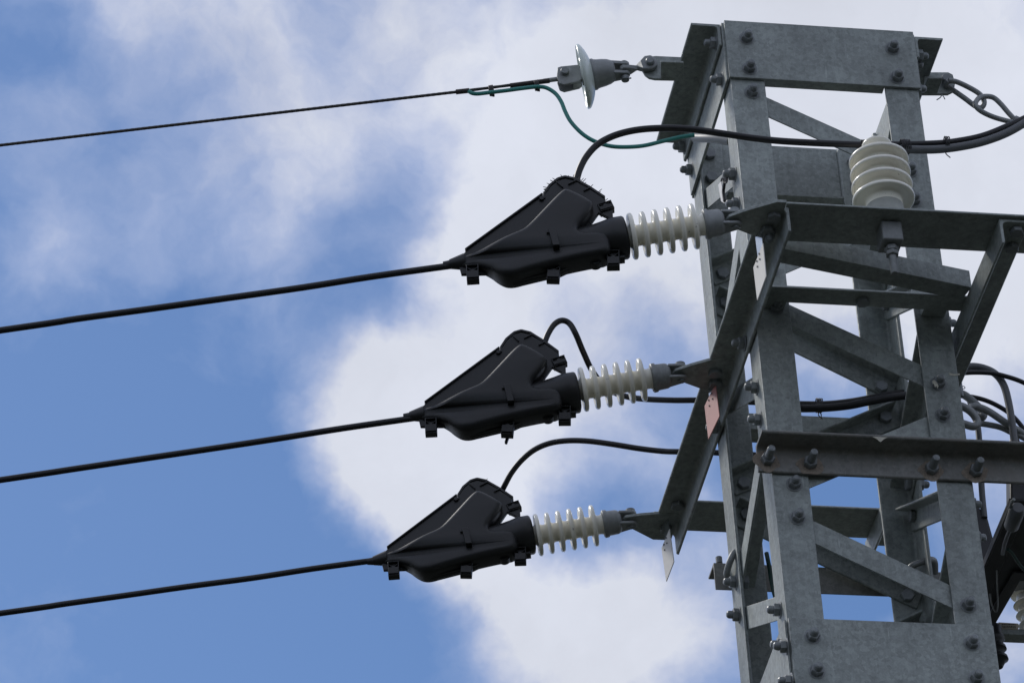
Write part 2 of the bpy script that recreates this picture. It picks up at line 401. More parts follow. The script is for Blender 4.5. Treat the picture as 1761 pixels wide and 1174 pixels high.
# upper crossarm: an angle beam on each side of the tower head
for sx in (-1, 1):
    x0 = sx*(H+.011)
    y0, y1 = -H+.008, H+.004
    m = Mb().angle((x0, y0, .003), (x0, y1, .003), (sx, 0, 0), (0, 0, -1), .078, .070, .008, .009)
    o = obj('upper_beam', m, STEEL, tower, .0012)
    for q in (y0+.028, y1-.028): bolt('nut', (x0+sx*.0085, q, -.038), (sx, 0, 0), o)
# main crossarm frame
ZC = -.92
FX0, FX1 = -.3165, .2880
YF, YR = P(1440, 355.4, z=ZC).y, P(1300, 918, z=ZC).y
XR = P(1715, 382, z=ZC).x
frame = Mb()
xl = -H-.0025
m = Mb().angle((xl, YF+.012, ZC), (xl, YR+.006, ZC), (-1, 0, 0), (0, 0, -1), .070, .072, .008, .012)
lbeam = obj('crossarm_beam', m, STEEL, tower, .0014); lbeam['label'] = 'long dark side beam carrying the three strain insulators'
m = Mb().angle((XR, YF+.012, ZC), (XR, YR+.02, ZC), (1, 0, 0), (0, 0, -1), .078, .072, .008, .012)
rbeam = obj('crossarm_beam', m, STEEL, tower, .0014)
m = Mb().angle((xl-.008, YF+.148, ZC+.001), (XR+.35, YF+.148, ZC+.001), (0, -1, 0), (0, 0, 1), .148, .055, .008, .01)
fbeam = obj('crossarm_beam', m, STEEL, tower, .0014); fbeam['label'] = 'front beam with the standing insulator on it'
m = Mb().angle((xl-.062, YR, ZC+.0015), (XR+.07, YR, ZC+.0015), (0, -1, 0), (0, 0, 1), .142, .055, .008, .01)
kbeam = obj('crossarm_beam', m, STEEL, tower, .0014)
for sy in (-1, 1):
    yf = P(1440, 499.6, z=ZC).y if sy < 0 else .335
    yb = yf-sy*.062
    m = Mb().angle((xl+.009, yb, ZC+.001), (XR+.004, yb, ZC+.001), (0, sy, 0), (0, 0, 1), .062, .05, .006, .006)
    for sx in (-1, 1):                                      # packers between leg and bar
        m.abox(sx*.205-.03, sx*.205+.03, min(sy*(H+.001), yb-sy*.001), max(sy*(H+.001), yb-sy*.001), ZC+.004, ZC+.045)
    o = obj('crossarm_beam', m, STEEL, tower, .0012)
    if sy < 0:
        bolt('nut', P(1337, 522, y=-H-.02)+V((0, .02, 0)), (0, -1, 0), o); bolt('head', P(1483, 516, z=ZC), (0, 0, -1), o)
a = P(1372, 428, z=ZC); bq = P(1660, 492, z=ZC); a.x = xl+.010; bq = bq+(bq-a)*((XR+.004-bq.x)/(bq.x-a.x))
m = Mb().angle(a, bq, (0, 0, 1), (0, 1, 0), .052, .055, .006, .006)
obj('crossarm_brace', m, STEEL, tower, .001)
for px, py, k in ((1331, 372, 'head'), (1322, 400, 'nut'), (1288, 590, 'nut'), (1230, 640, 'head'), (1165, 868, 'head')):
    bolt(k, P(px, py, z=ZC-.012)+V((0, 0, .004)), (0, 0, -1), lbeam)
for px, py in ((1748, 397), (1740, 425)): bolt('head', P(px, py, z=ZC-.012)+V((0, 0, .004)), (0, 0, -1), rbeam)
for px, py in ((1280, 590), (1235, 735)): bolt('nut', P(px, py, x=xl-.01), (-1, 0, 0), lbeam)
# packing plates on the left beam over the strain plates
# lower beam across the front
LZ = -1.335
pl_ = P(1297, 769, y=-H)
m = Mb().angle((pl_.x+.002, -H-.003, LZ), (XR+.62, -H-.003, LZ), (0, -1, 0), (0, 0, -1), .076, .076, .008, .012)
lowb = obj('lower_beam', m, STEEL_WARM, tower, .0014)
for px, py in ((1320, 790), (1393, 796), (1602, 806), (1678, 810)):
    q = P(px, py, y=-H-.015); bolt('stud', (q.x, -H-.0113, q.z), (0, -1, 0), lowb, 'stud')

LIME = plain('lime_and_rust_stain', (.24, .20, .16), .8, 0, .5, 160)
SPLAT = plain('dried_bird_dropping', (.50, .48, .40), .8, 0, .3, 200)
for px, py in ((1320, 792), (1393, 798), (1602, 808), (1678, 812)):
    q = P(px, py, y=-H-.0113); rr = [random.uniform(.024, .034) for _ in range(14)]
    pts = chaikin([(q.x+rr[k]*cos(2*pi*k/14)*1.15, -H-.0113, q.z-.002+rr[k]*sin(2*pi*k/14)) for k in range(14)], 1)
    obj('stain', Mb().prism(pts, (0, -.0004, 0)), LIME, lowb)
for poly, yy_ in ((((1632, 641), (1640, 643), (1651, 642), (1650, 645), (1640, 646), (1633, 645)), -H-.0004), (((1603, 655), (1606, 653), (1609, 655), (1612, 659), (1614, 664), (1612, 668), (1610, 663), (1608, 666), (1606, 660), (1604, 660)), -H-.019)):
    obj('splash_mark', Mb().prism([P(a, b_, y=yy_) for a, b_ in poly], (0, -.0006, 0)), SPLAT, legs[(1, -1)])
obj('splash_mark', Mb().prism([P(a, b_, y=-H-.0795) for a, b_ in ((1500, 750.5), (1512, 751), (1526, 752), (1520, 755), (1514, 760), (1508, 755))], (0, -.0006, 0)), SPLAT, lowb)

# ------------------------------------------------------------------ strain sets: plate, insulator, cover, wire (three times)
HD = V((-1, .20, 0)).normalized(); NP = V((.20, 1, 0)).normalized()
PIN = P(1264, 378, z=ZC-.004)
AXD = (P(775, 457, n=NP, o=PIN)-PIN).normalized()
PINS = [PIN, P(1171, 642, z=ZC-.004), P(1085, 893, z=ZC-.004)]
for i, pn in enumerate(PINS):
    zt = ZC-.0095
    tip = [V((-.016, -.016)), V((-.022, 0)), V((-.016, .016))]
    pts = [(-.018, -.017), (-.024, 0), (-.018, .017), (.02, .045), (.085, .085), (.13, .085), (.13, -.062), (.075, -.062)]
    if i == 2: pts = [(-.018, -.017), (-.024, 0), (-.018, .017), (.02, .03), (.085, .045), (.13, .045), (.13, -.085), (.075, -.085)]
    poly = [V((pn.x+x, pn.y-y*1, zt)) for x, y in pts]
    poly = [V((min(p.x, xl-.012), p.y, p.z)) for p in poly]
    sp = obj('strain_plate', Mb().prism(poly, (0, 0, .0085)), STEEL, tower, .001)
    bolt('head', (xl-.038, pn.y+.02, zt-.0005), (0, 0, -1), sp)
def sat(px, base=PIN, ax=AXD):                              # distance along the axis at which it crosses photo column px
    lo, hi = -1, 4
    for _ in range(50):
        md = (lo+hi)/2
        if proj(base+ax*md)[0] > px: lo = md
        else: hi = md
    return lo
ins = thing('strain_insulator', PIN, 'white ribbed porcelain strain insulator on the uppermost covered wire, beside the tower head', 'insulator', 'ribbed strain insulators at the crossarm')
s0, s1 = sat(1193), sat(1087.5); sc_ = sat(1211); sE = sat(1244)
pit = (s1-s0)/5
prof = [(sc_-.012, .0285), (sc_+.002, .0285), (sc_+.006, .026)]
for k in range(6):
    c = s0+pit*k; R = .0560 if k < 5 else .0570
    prof += [(c-.0130, .0256), (c-.0082, .0290), (c-.0072, .036), (c-.0065, R-.010), (c-.0058, R-.0035), (c-.0036, R-.0004), (c-.0003, R), (c+.0030, R-.0006), (c+.0054, R-.0035), (c+.0056, R-.008), (c+.0036, R-.012), (c+.0030, .037), (c+.0052, .030), (c+.0095, .0258)]
prof += [(s1+.03, .027), (s1+.06, .027)]
obj('ribbed_body', Mb().lathe(PIN, AXD, prof, 48), PORC, ins, smooth=50)
obj('end_cap', Mb().lathe(PIN, AXD, [(sE-.004, .006), (sE-.002, .022), (sE+.004, .030), (sE+.010, .0325), (sc_-.014, .0335), (sc_-.011, .037), (sc_-.002, .0375), (sc_+.001, .034), (sc_+.001, .028)], 40), CAST, ins, smooth=50)
m = Mb()
for sgn in (-1, 1):
    side = V((0, 0, 1)); o = PIN+side*sgn*.014
    e = AXD.cross(NP).normalized()
    pts = [PIN+AXD*(-.016*cos(t)*1)+NP*(.016*sin(t)) for t in [k*pi/8-pi/2 for k in range(9)]]
    pts = [p for p in pts]+[PIN+AXD*(sE+.004)+NP*.024, PIN+AXD*(sE+.004)-NP*.024]
    m.prism([p+V((0, 0, sgn*.017-.004)) for p in pts], (0, 0, .008))
obj('clevis', m, CAST, ins, .002)
m = Mb().lathe(PIN-V((0, 0, .026)), (0, 0, 1), [(0, .0075), (.056, .0075)], 16); m.lathe(PIN+V((0, 0, .022)), (0, 0, 1), [(0, .013), (.008, .013), (.010, .010)], 18)
m.tube([PIN+V((-.012, 0, -.024)), PIN+V((.012, 0, -.024))], .002, 6)
obj('pin', m, BOLT, ins)

# cover body; cu, cv are measured on an enlargement of the photo (5.103 x, origin 760,280)
SC = 5.103
def Bp(cu, cv, off=0): return P(760+cu/SC, 280+cv/SC, n=NP, o=PIN+NP*off)
def wid(cu): t = min(1, max(0, (cu-90)/480)); t = t*t*(3-2*t); return .011+.036*t
def inset(poly, ds):                                        # poly of (u,z); miter inset by ds[i]
    n = len(poly); out = []
    area = sum(poly[i][0]*poly[(i+1) % n][1]-poly[(i+1) % n][0]*poly[i][1] for i in range(n)); sg = 1 if area > 0 else -1
    for i in range(n):
        a, b_, c = V(poly[i-1]), V(poly[i]), V(poly[(i+1) % n])
        d1 = (b_-a).normalized(); d2 = (c-b_).normalized(); n1 = V((-d1.y, d1.x))*sg; n2 = V((-d2.y, d2.x))*sg
        mm = (n1+n2); L = mm.length
        mm = mm/L if L > .2 else n1
        out.append(b_+mm*ds[i]/max(.6, mm.dot(n1)))
    return out
shell_a = [(130, 842), (330, 742), (520, 636), (620, 592), (700, 560), (755, 520), (900, 368), (1040, 222), (1095, 198), (1200, 245), (1312, 308), (1330, 340), (1295, 410), (1235, 480), (1195, 530), (1190, 560), (1225, 582), (1300, 585), (1440, 580), (1480, 640), (1480, 775),
            (1300, 803), (1100, 845), (910, 890), (760, 930), (640, 968), (560, 970), (480, 940), (420, 905), (300, 890), (165, 900)]
cover = thing('splice_cover', Bp(100, 880), 'bulky black plastic connector cover with bristle fringe, nearest the tower head', 'connector cover', 'black plastic connector covers on the wires')
m = Mb()
def swell(px, dw, rad):
    px = [tuple(p) for p in chaikin(px, 2)]
    uz = []; ws = []
    for cu, cv in px:
        w = wid(cu)+(dw if not isinstance(dw, tuple) else dw[0]+(dw[1]-dw[0])*min(1, max(0, (cv-420)/170))); p = Bp(cu, cv, -w); q = p-PIN; uz.append((q.dot(HD), q.z)); ws.append(w)
    n = len(uz); rings = []
    for sgn in (-1, 1):
        for k in range(6):
            ph = pi/2*k/5
            fw_ = 1 if sgn < 0 else .42
            pp = inset(uz, [min(rad, w*.6)*(1-cos(ph)) for w in ws])
            rings.append([PIN+HD*p[0]+V((0, 0, p[1]))+NP*sgn*fw_*((w-min(rad, w*.6))+min(rad, w*.6)*sin(ph)) for p, w in zip(pp, ws)])
    vs = [p for r_ in rings[5::-1]+rings[6:] for p in r_]
    fs = [[j*n+i, j*n+(i+1) % n, (j+1)*n+(i+1) % n, (j+1)*n+i] for j in range(11) for i in range(n)]
    def cap(base):
        pl = [V(((p-PIN).dot(HD), (p-PIN).z, 0)) for p in vs[base:base+n]]
        return [[base+i for i in t_] for t_ in tessellate_polygon([pl])]
    m.add(vs, fs+cap(0)+cap(11*n))
swell(shell_a, 0, .017)
# raised cheek along the cable limb and the rounded lower belly
sC = sat(1066); r1 = .0530
m.lathe(PIN, AXD, [(sat(1079), .040), (sat(1077), .050), (sat(1074), r1), (sat(1055), r1), (sat(1040), .048), (sat(1022), .0435), (sat(1000), .041), (sat(970), .042), (sat(940), .033), (sat(925), .01)], 40)
body = obj('shell', m, PLASTIC, cover, smooth=48)
# parting flange, fin and top rim
main = [(130, 845), (220, 768), (870, 298), (905, 322), (900, 280), (950, 210), (1020, 155), (1080, 138), (1160, 155), (1210, 182), (1290, 225), (1420, 312), (1410, 380), (1300, 490), (1300, 550), (1375, 560), (1503, 512), (1545, 505),
        (1585, 560), (1618, 680), (1622, 770), (1600, 848), (1470, 855), (1340, 880), (1120, 932), (1040, 970), (940, 990), (760, 1035), (650, 1060), (590, 1058), (540, 1040), (430, 970), (210, 975), (170, 975), (160, 935)]
arm = [(1300, 400), (1432, 335), (1495, 362), (1503, 500), (1470, 515), (1464, 478), (1375, 436), (1305, 535), (1275, 500)]
m = Mb()
m.prism([Bp(a, b_, -.005) for a, b_ in main], NP*.010)
m.prism([Bp(a, b_, -.006) for a, b_ in arm], NP*.012)
obj('parting_flange', m, PLASTIC, cover, .0012)
m = Mb()
def band(pts, w, th, m=m, o=0):
    P3 = [Bp(a, b_)+NP*o for a, b_ in pts]
    for i in range(len(P3)-1):
        a, b_ = P3[i], P3[i+1]; d = (b_-a); nrm = d.cross(NP).normalized()
        m.box((a+b_)/2, d/2*1.04, NP*w, nrm*th)
toprim = [(903, 322), (897, 280), (946, 206), (1018, 148), (1080, 130), (1164, 148), (1214, 177), (1294, 221), (1424, 308)]
band(toprim, .026, .003, o=.020)
band([(1010, 185), (1062, 232)], .026, .0016, o=.016); band([(1180, 170), (1110, 205)], .026, .0016, o=.016); band([(1300, 235), (1245, 262)], .026, .0016, o=.016)
band([(220, 768), (870, 298)], .011, .002)
band([(430, 970), (540, 1040), (590, 1058), (650, 1060), (940, 990), (1040, 970), (1120, 932), (1340, 880), (1600, 848)], .013, .0025)
obj('rim', m, PLASTIC, cover, .0008)
def lug(cu, cv, w, h, rot, d0=-.030, d1=-.004):
    m = Mb(); c = Bp(cu, cv, d0)-NP*d0; ex = HD*cos(rot)+V((0, 0, 1))*sin(rot); ez = V((0, 0, 1))*cos(rot)-HD*sin(rot); mid = (d0+d1)/2
    m.box(c+NP*mid-ez*h*.30, ex*w*.95, NP*(d1-d0)/2, ez*h*.45)
    m.box(c+NP*(mid+.004), ex*w, NP*((d1-d0)/2-.006), ez*h)
    f = c+NP*(d0+.006)
    for s in (-1, 1):
        m.box(f+ex*s*w*.9, ex*.0014, NP*.005, ez*h); m.box(f+ez*s*h*.92, ex*w, NP*.005, ez*.0014)
        m.box(f+ez*.003, (ex*w*.9+ez*s*h*.55), NP*.0035, (ez*w*.9-ex*s*h*.5).normalized()*.0013)
    m.lathe(f-NP*.004+ez*.003, NP, [(0, .0055), (.006, .0055)], 14)
    return obj('lug', m, PLASTIC, cover, .0016)
lug(268, 952, .0150, .023, 0); lug(978, 945, .0155, .024, .12); lug(1502, 828, .0155, .024, .05); lug(1438, 372, .018, .012, -.3, -.012, .016)
m = Mb(); c = Bp(985, 665, -.047)
m.box(c, HD*.008, NP*.010, V((0, 0, 1))*.026+HD*.004); m.box(c+V((0, 0, .02))+HD*.006, HD*.011, NP*.006, V((0, 0, .005)))
obj('catch', m, PLASTIC, cover, .001)
c = Bp(1345, 850, -.012); obj('boss', Mb().lathe(c+NP*.02, -NP, [(0, .016), (.021, .016), (.023, .014), (.0235, .010), (.0215, .009), (.0215, .002)], 24), PLASTIC, cover)
m = Mb()
for a, b_ in (((430, 925), (560, 985)), ((560, 985), (660, 985)), ((660, 985), (930, 905)), ((930, 905), (1300, 822))): m.tube([Bp(*a, -.030), Bp(*b_, -.030)], .0016, 6)
obj('seam', m, PLASTIC, cover)
m = Mb(); c = Bp(876, 332); m.lathe(c-NP*.012, NP, [(0, .005), (.002, .0062), (.012, .0062)], 14); obj('rivet', m, PLASTIC, cover)
m = Mb().tube([Bp(10, 897), Bp(70, 892), Bp(150, 880)], [.0085, .013], 20); m.tube([Bp(70, 890), Bp(200, 868)], [.012, .021], 20)
obj('nose_sleeve', m, PLASTIC, cover)
covers = [cover]
for i in (1, 2):
    c = copy_tree(cover); c.location = WL[cover.name]+(PINS[i]-PIN); WL[c.name] = V(c.location); covers.append(c)
    c.rotation_euler = (radians((2.5, -2)[i-1]), radians((.45, -.35)[i-1]), 0)
    k = copy_tree(ins); k.location = PINS[i]; WL[k.name] = V(k.location)
    k['label'] = ('white ribbed porcelain strain insulator on the middle covered wire, beside the pink plate', 'white ribbed porcelain strain insulator on the lowest covered wire, farthest down the crossarm')[i-1]
m = Mb(); a = Bp(980, 1000)+(PINS[1]-PIN); m.prism([a, a+HD*-.008, a+V((-.004, 0, -.035)), a+V((-.010, 0, -.033))], NP*.012); obj('broken_clip', m, PLASTIC, covers[1], .001)
covers[1]['label'] = 'bulky black plastic connector cover on the middle wire, under the short looped cable'
covers[2]['label'] = 'bulky black plastic connector cover on the lowest wire, farthest from the tower head'
def bristles(cv, nb, seed, L0, L1):
    rnd = random.Random(seed); m = Mb(); d = WL[cv.name]-WL[cover.name]
    seg = [(905, 290), (950, 212), (1020, 157), (1080, 141), (1160, 157), (1210, 185), (1290, 228), (1420, 314)]
    for k in range(nb):
        t = rnd.random()*(len(seg)-1); i = int(t); f = t-i
        a, b_ = Bp(*seg[i]), Bp(*seg[i+1]); q = a.lerp(b_, f)+NP*rnd.uniform(-.006, .040)+d
        out = NP.cross((b_-a).normalized()); out = out if out.z > 0 else -out
        dr = (out*.7+HD*rnd.uniform(.0, .5)*(1 if f+i < 3 else -.2)+NP*rnd.uniform(-.2, .2)).normalized(); L = rnd.uniform(L0, L1)
        m.tube([q-dr*.003, q+dr*L], [.0012, .0008], 5)
    obj('bristle_fringe', m, PLASTIC, cv)
bristles(covers[0], 110, 3, .006, .020); bristles(covers[2], 26, 5, .003, .010); bristles(covers[1], 10, 8, .002, .006)

# covered line wires
wl = ['thick black covered wire running left from the uppermost connector cover', 'thick black covered wire running left from the middle connector cover', 'thick black covered wire running left from the lowest connector cover']
for i, (tp, lf) in enumerate((((775, 457), (0, 568)), ((710, 719), (0, 825)), ((648, 962.5), (0, 1054)))):
    o = PINS[i]; a = P(*tp, n=NP, o=o); b_ = P(*lf, n=NP, o=o); d = b_-a; L = d.length
    pts = [a-d*(.02/L)]+[a+d*t+V((0, 0, random.uniform(-.0016, .0016))) for t in (.17, .33, .5, .67, .83)]+[b_]
    for k in range(1, 22): pts.append(a+d*(1+k*1.0)+V((0, 0, .004*k*k)))
    tag(obj('overhead_wire', Mb().tube(pts, .0082, 16, 4), RUBBER), wl[i], 'power line', 'covered overhead wires')

# ------------------------------------------------------------------ marker plates hanging from the left beam
def marker(pts_px, stem_px, mat, label, yv):
    # a flat enamel plate hanging in the plane square to the beam's run
    nrm = V((.93, .36, 0)).normalized()
    o = P(*pts_px[0], y=yv)
    pp = [P(a, b_, n=nrm, o=o) for a, b_ in pts_px]; st = [P(a, b_, n=nrm, o=o) for a, b_ in stem_px]
    root = thing('marker_plate', o, label, 'marker plate', 'small phase marker plates under the side beam')
    obj('plate', Mb().prism(pp, nrm*.0025), mat, root)
    obj('hanger', Mb().prism([p+nrm*.003 for p in st], nrm*.002), SHINY, root)
    for k, (a, b_) in enumerate(((.30, .16), (.55, .17), (.30, .28), (.62, .29))[:4]):
        q = pp[0].lerp(pp[1], b_).lerp(pp[3].lerp(pp[2], b_), a)
    return root, nrm, o
MK = [([(1312, 418), (1317, 475), (1302, 516), (1295.5, 460)], [(1307, 389), (1310, 425), (1301, 441), (1297, 408)], WHITE, 'small white marker plate with dark holes, under the front end of the side beam', [(1305.4, 436.4), (1301.2, 449), (1306.4, 445.5), (1302.3, 458.3)]),
      ([(1230, 659), (1237, 715), (1218, 754.5), (1211.5, 698)], [(1225, 630), (1229, 668), (1218, 684), (1214, 652)], PINK, 'small faded pink marker plate with dark holes, halfway along the side beam', [(1224, 676.3), (1218.5, 687.7), (1225.3, 685.5), (1219.8, 697.5)]),
      ([(1151, 909), (1158.5, 965), (1145.5, 999), (1137.5, 942)], [(1145.5, 878), (1149.5, 915), (1143, 930), (1138, 902)], WHITE, 'small white marker plate with dark holes, at the far lower end of the side beam', [(1145.7, 924.5), (1141.9, 936), (1147, 933.5), (1143, 945)])]
for (pp, st, mt, lb, holes), yv in zip(MK, (PINS[0].y+.02, PINS[1].y+.02, PINS[2].y-.03)):
    root, nrm, o = marker(pp, st, mt, lb, yv)
    m = Mb()
    for a, b_ in holes: c = P(a, b_, n=nrm, o=o); m.lathe(c-nrm*.0015, nrm, [(0, .0023), (.003, .0023)], 10)
    obj('hole', m, PLASTIC, root)

# ------------------------------------------------------------------ earth wire string at the tower head
TY = P(1150, 118, z=-.03).y
def T(px, py, off=0): return P(px, py, n=NP, o=V((-.42, TY+off, 0)))
m = Mb()
tongue = [T(1172, 100), T(1128, 98), T(1118, 99), T(1110, 104), T(1104, 113), T(1104, 122), T(1109, 130), T(1116, 135), T(1126, 137), T(1172, 138)]
m.prism([p-NP*.004 for p in tongue], NP*.009)
m.prism([T(1137, 137)-NP*.072, T(1176, 138)-NP*.072, T(1176, 138)-NP*.0, T(1137, 137)-NP*.0], (0, 0, .006))
hb = obj('strain_plate', m, STEEL, tower, .001)
ds = thing('disc_insulator', T(1005, 130), 'single pale disc insulator on metal fittings left of the tower head', 'insulator')
DAX = (T(960, 137)-T(1085, 117)).normalized()
DAX = (DAX+NP*.05).normalized()
dc = T(1007, 131)
obj('disc', Mb().lathe(dc, DAX, [(-.020, .03), (-.0185, .040), (-.015, .053), (-.010, .066), (-.004, .077), (-.001, .0820), (.002, .0855), (.0060, .0868), (.0095, .0862), (.0110, .084), (.006, .078), (.004, .070), (.0095, .066), (.004, .060), (.004, .055), (.0095, .050), (.004, .044), (.006, .032), (.012, .022), (.012, .01)], 64), DISC, ds, smooth=60)
obj('cap', Mb().lathe(dc, DAX, [(-.080, .010), (-.079, .020), (-.073, .0285), (-.062, .0335), (-.048, .0365), (-.034, .0380), (-.028, .0395), (-.024, .0422), (-.018, .0422), (-.015, .039), (-.012, .034)], 40), CAST, ds, smooth=50)
E2 = DAX.cross(NP).normalized()
m = Mb()
cpin = T(1074, 121)
for sgn in (-1, 1):
    o = V((0, 0, 1))*sgn*.0155
    pts = [cpin-DAX*(.014*cos(t))+NP*(.014*sin(t)) for t in [k*pi/8-pi/2 for k in range(9)]]
    pts += [dc-DAX*.066+NP*.022, dc-DAX*.066-NP*.022]
    m.prism([p+o-V((0, 0, .005)) for p in pts], (0, 0, .010))
obj('clevis', m, CAST, ds, .0015)
m = Mb().lathe(cpin-V((0, 0, .036)), (0, 0, 1), [(0, .0065), (.062, .0065)], 16); m.lathe(cpin+V((0, 0, .019)), (0, 0, 1), [(0, .011), (.006, .011), (.009, .007)], 18)
m.lathe(cpin-V((0, 0, .034)), (0, 0, 1), [(0, .0105), (.012, .0105)], 14); m.tube([cpin+HD*.016-V((0, 0, .030)), cpin-HD*.016-V((0, 0, .028))], .0022, 6)
obj('pin', m, BOLT, ds)
m = Mb()                                                    # twisted link: flat eye to upright eye
st = [(T(1066, 122), .012, 0), (T(1072, 121), .017, 0), (T(1084, 120), .015, .1), (T(1096, 117), .013, .8), (T(1104, 114, -.012), .018, 1.4), (T(1112, 110, -.014), .023, 1.57), (T(1122, 108, -.014), .022, 1.57), (T(1129, 108, -.014), .012, 1.57)]
vs = []
dl = (T(1120, 111)-T(1072, 121)).normalized()
for p, w, ang in st:
    a_ = NP*cos(ang)+V((0, 0, 1))*sin(ang); b_ = dl.cross(a_).normalized(); a_ = b_.cross(dl).normalized()
    vs += [p+a_*w+b_*.007, p-a_*w+b_*.007, p-a_*w-b_*.007, p+a_*w-b_*.007]
m.add(vs, [[0, 1, 2, 3], [28, 31, 30, 29]]+[[j*4+i, j*4+(i+1) % 4, j*4+4+(i+1) % 4, j*4+4+i] for j in range(7) for i in range(4)])
obj('twisted_link', m, CAST, ds, .003)
c = T(1118, 106, -.024); obj('bolt', Mb().lathe(c+NP*.04, -NP, [(0, .007), (.038, .0072), (.0385, .0115), (.045, .0115), (.048, .009)], 20), BOLT, ds)
m = Mb(); q = [T(959, 123), T(965, 121), T(995, 118), T(999, 122), T(1001, 143), T(996, 147), T(970, 153), T(962, 150), T(958, 138)]
for off in (-.017, .011): m.prism([p+NP*off for p in q], NP*.006)
m.prism([p+NP*-.011 for p in (T(985, 119), T(999, 119), T(1000, 146), T(985, 149))], NP*.022)
obj('socket_clevis', m, CAST, ds, .002)
c = T(972, 132); obj('bolt', Mb().lathe(c+NP*.02, -NP, [(0, .008), (.040, .008), (.0405, .0115), (.046, .0115), (.048, .010)], 20), BOLT, ds)
# earth wire
a, b_ = T(955, 137), T(0, 250); mid = T(788, 158)
ew = thing('earth_wire', b_, 'thin dark stranded wire running left from the disc insulator', 'power line')
pts = [a]+[a.lerp(mid, t) for t in (.33, .66)]+[mid.lerp(b_, t/40) for t in range(0, 41)]
obj('strand', Mb().tube(crom(pts, 8), .0040, 12, 1, lobes=6, pitch=.09, straight=True), WIRE, ew, smooth=60)
d = b_-mid; far = [b_+d*k*1.2+V((0, 0, .004*k*k)) for k in range(0, 20)]; obj('strand', Mb().tube(far, .0040, 8, 2), WIRE, ew)
obj('end_rod', Mb().tube([T(968, 135), T(935, 139.5)], .0062, 16), CAST, ew)
obj('sleeve', Mb().tube([T(784, 158.5), T(807, 156)], .0068, 14), SLEEVE, ew)
obj('sleeve', Mb().tube([T(877, 147.5), T(945, 139)], [.0062, .0068], 14), SLEEVE, ew)
m = Mb()
gw = [(806, 157), (812, 160.5), (822, 161.5), (840, 159.5), (870, 156), (900, 152), (925, 149.5), (940, 151.5), (955, 161), (965, 175), (972, 192), (982, 210), (1000, 229), (1020, 242), (1045, 250.5), (1070, 253), (1105, 251), (1140, 243), (1170, 236), (1194, 232.5)]
def GW(i, px, py):
    t = min(1, max(0, (px-960)/234)); t = t*t*(3-2*t); return T(px, py-0.0, -.012+t*.05)
gp = [GW(i, *p) for i, p in enumerate(gw)]
tag(obj('green_cable', Mb().tube(gp, .0054, 14, 6), GREEN), 'thin green sheathed cable drooping from the earth wire to the tower head', 'cable')
for (x, y) in ((845, 153.5), (923, 144.5)):
    m = Mb()
    for k in (-1, 0, 1):
        c = T(x+k*2.6, y+3); u_ = (T(900, 146)-T(800, 160)).normalized(); v_ = NP; w_ = u_.cross(v_)
        m.tube([c+(v_*cos(t)*.0095+w_*sin(t)*(.0150+.001*k)) for t in [2*pi*q/16 for q in range(17)]], .0027, 8, 1)
    m.tube([T(x-2, y+10)-NP*.01, T(x+1, y+13)-NP*.012], .0018, 6)
    tag(obj('tape_tie', m, SLEEVE), 'dark tie binding green cable to earth wire, nearer the %s' % ('joint sleeve' if x < 900 else 'disc insulator'), 'cable tie', 'dark ties on the earth wire')
cx0, cx1 = P(1195, 237, x=-H-.035), P(1254, 243, x=-H+.10)
tag(obj('conduit_stub', Mb().tube([P(1195, 237, x=-.30), P(1225, 238, x=-.27), P(1256, 243, x=-.235)], .0125, 18, 4), PALE), 'short pale grey tube on the tower leg where the green cable ends', 'tube')

# ------------------------------------------------------------------ jumper cables
YJ = P(1527, 330, z=ZC+.1).y
pi_c = P(1520, 357, z=ZC+.012); pi_c.y = YF+.070; 
q = P(1522, 362, y=YF+.07); PIX = q.x
def jump(pxs, y0, y1, r, mat, label, yfun=None):
    n_ = len(pxs); pts = [P(a, b_, y=y0+(y1-y0)*(i/(n_-1) if yfun is None else yfun(i/(n_-1)))) for i, (a, b_) in enumerate(pxs)]
    return tag(obj('jumper_cable', Mb().tube(pts, r, 16, 8), mat), label, 'cable')
YH = YF+.07+.040
ct0 = Bp(1190, 190).y+.032
jump([(987, 335), (991, 312), (997, 291), (1008, 270), (1026, 250), (1050, 236), (1078, 227), (1110, 222), (1150, 220.5), (1190, 222.5), (1240, 229.5), (1290, 237), (1340, 242.5), (1400, 246), (1450, 248), (1490, 249.5), (1530, 249), (1600, 247.5), (1640, 244), (1690, 234), (1740, 214), (1800, 186)],
     ct0, YH, .0085, RUBBER, 'long black cable arching from the uppermost cover over the standing insulator', lambda t: min(1, t*1.5))
tag(obj('thick_cable', Mb().tube([P(a, b_, y=YH-.002) for a, b_ in ((1548, 256), (1580, 257.5), (1620, 256.5), (1665, 250), (1700, 241), (1735, 227), (1770, 206), (1810, 176))], .0105, 16, 8), GREYCABLE), 'thick grey cable leaving the standing insulator to the right', 'cable')
c2 = Bp(1250, 200).y+.032+(PINS[1]-PIN).y
jump([(928, 612), (934, 596), (942, 575), (953, 558), (966, 551), (979, 556), (990, 574), (1003, 605), (1020, 640), (1045, 668), (1075, 681), (1110, 686), (1160, 688), (1210, 688), (1290, 691), (1370, 694), (1420, 694), (1460, 690), (1495, 684), (1540, 676), (1600, 668), (1640, 655)],
     c2, .10, .0078, RUBBER, 'black cable looping off the middle cover and passing behind its insulator', lambda t: 0 if t < .3 else (t-.3)/.3*((.42-c2)/(.10-c2)) if t < .6 else ((.42-c2)-(t-.6)/.4*.30)/(.10-c2))
tag(obj('thick_cable', Mb().tube([P(a, b_, y=.14) for a, b_ in ((1330, 700), (1375, 702), (1420, 701), (1460, 697), (1495, 690), (1540, 682), (1600, 676), (1640, 672))], .0105, 16, 6), RUBBER), 'thick black cable inside the tower tied to a thinner one', 'cable')
c3 = Bp(1250, 200).y+.032+(PINS[2]-PIN).y
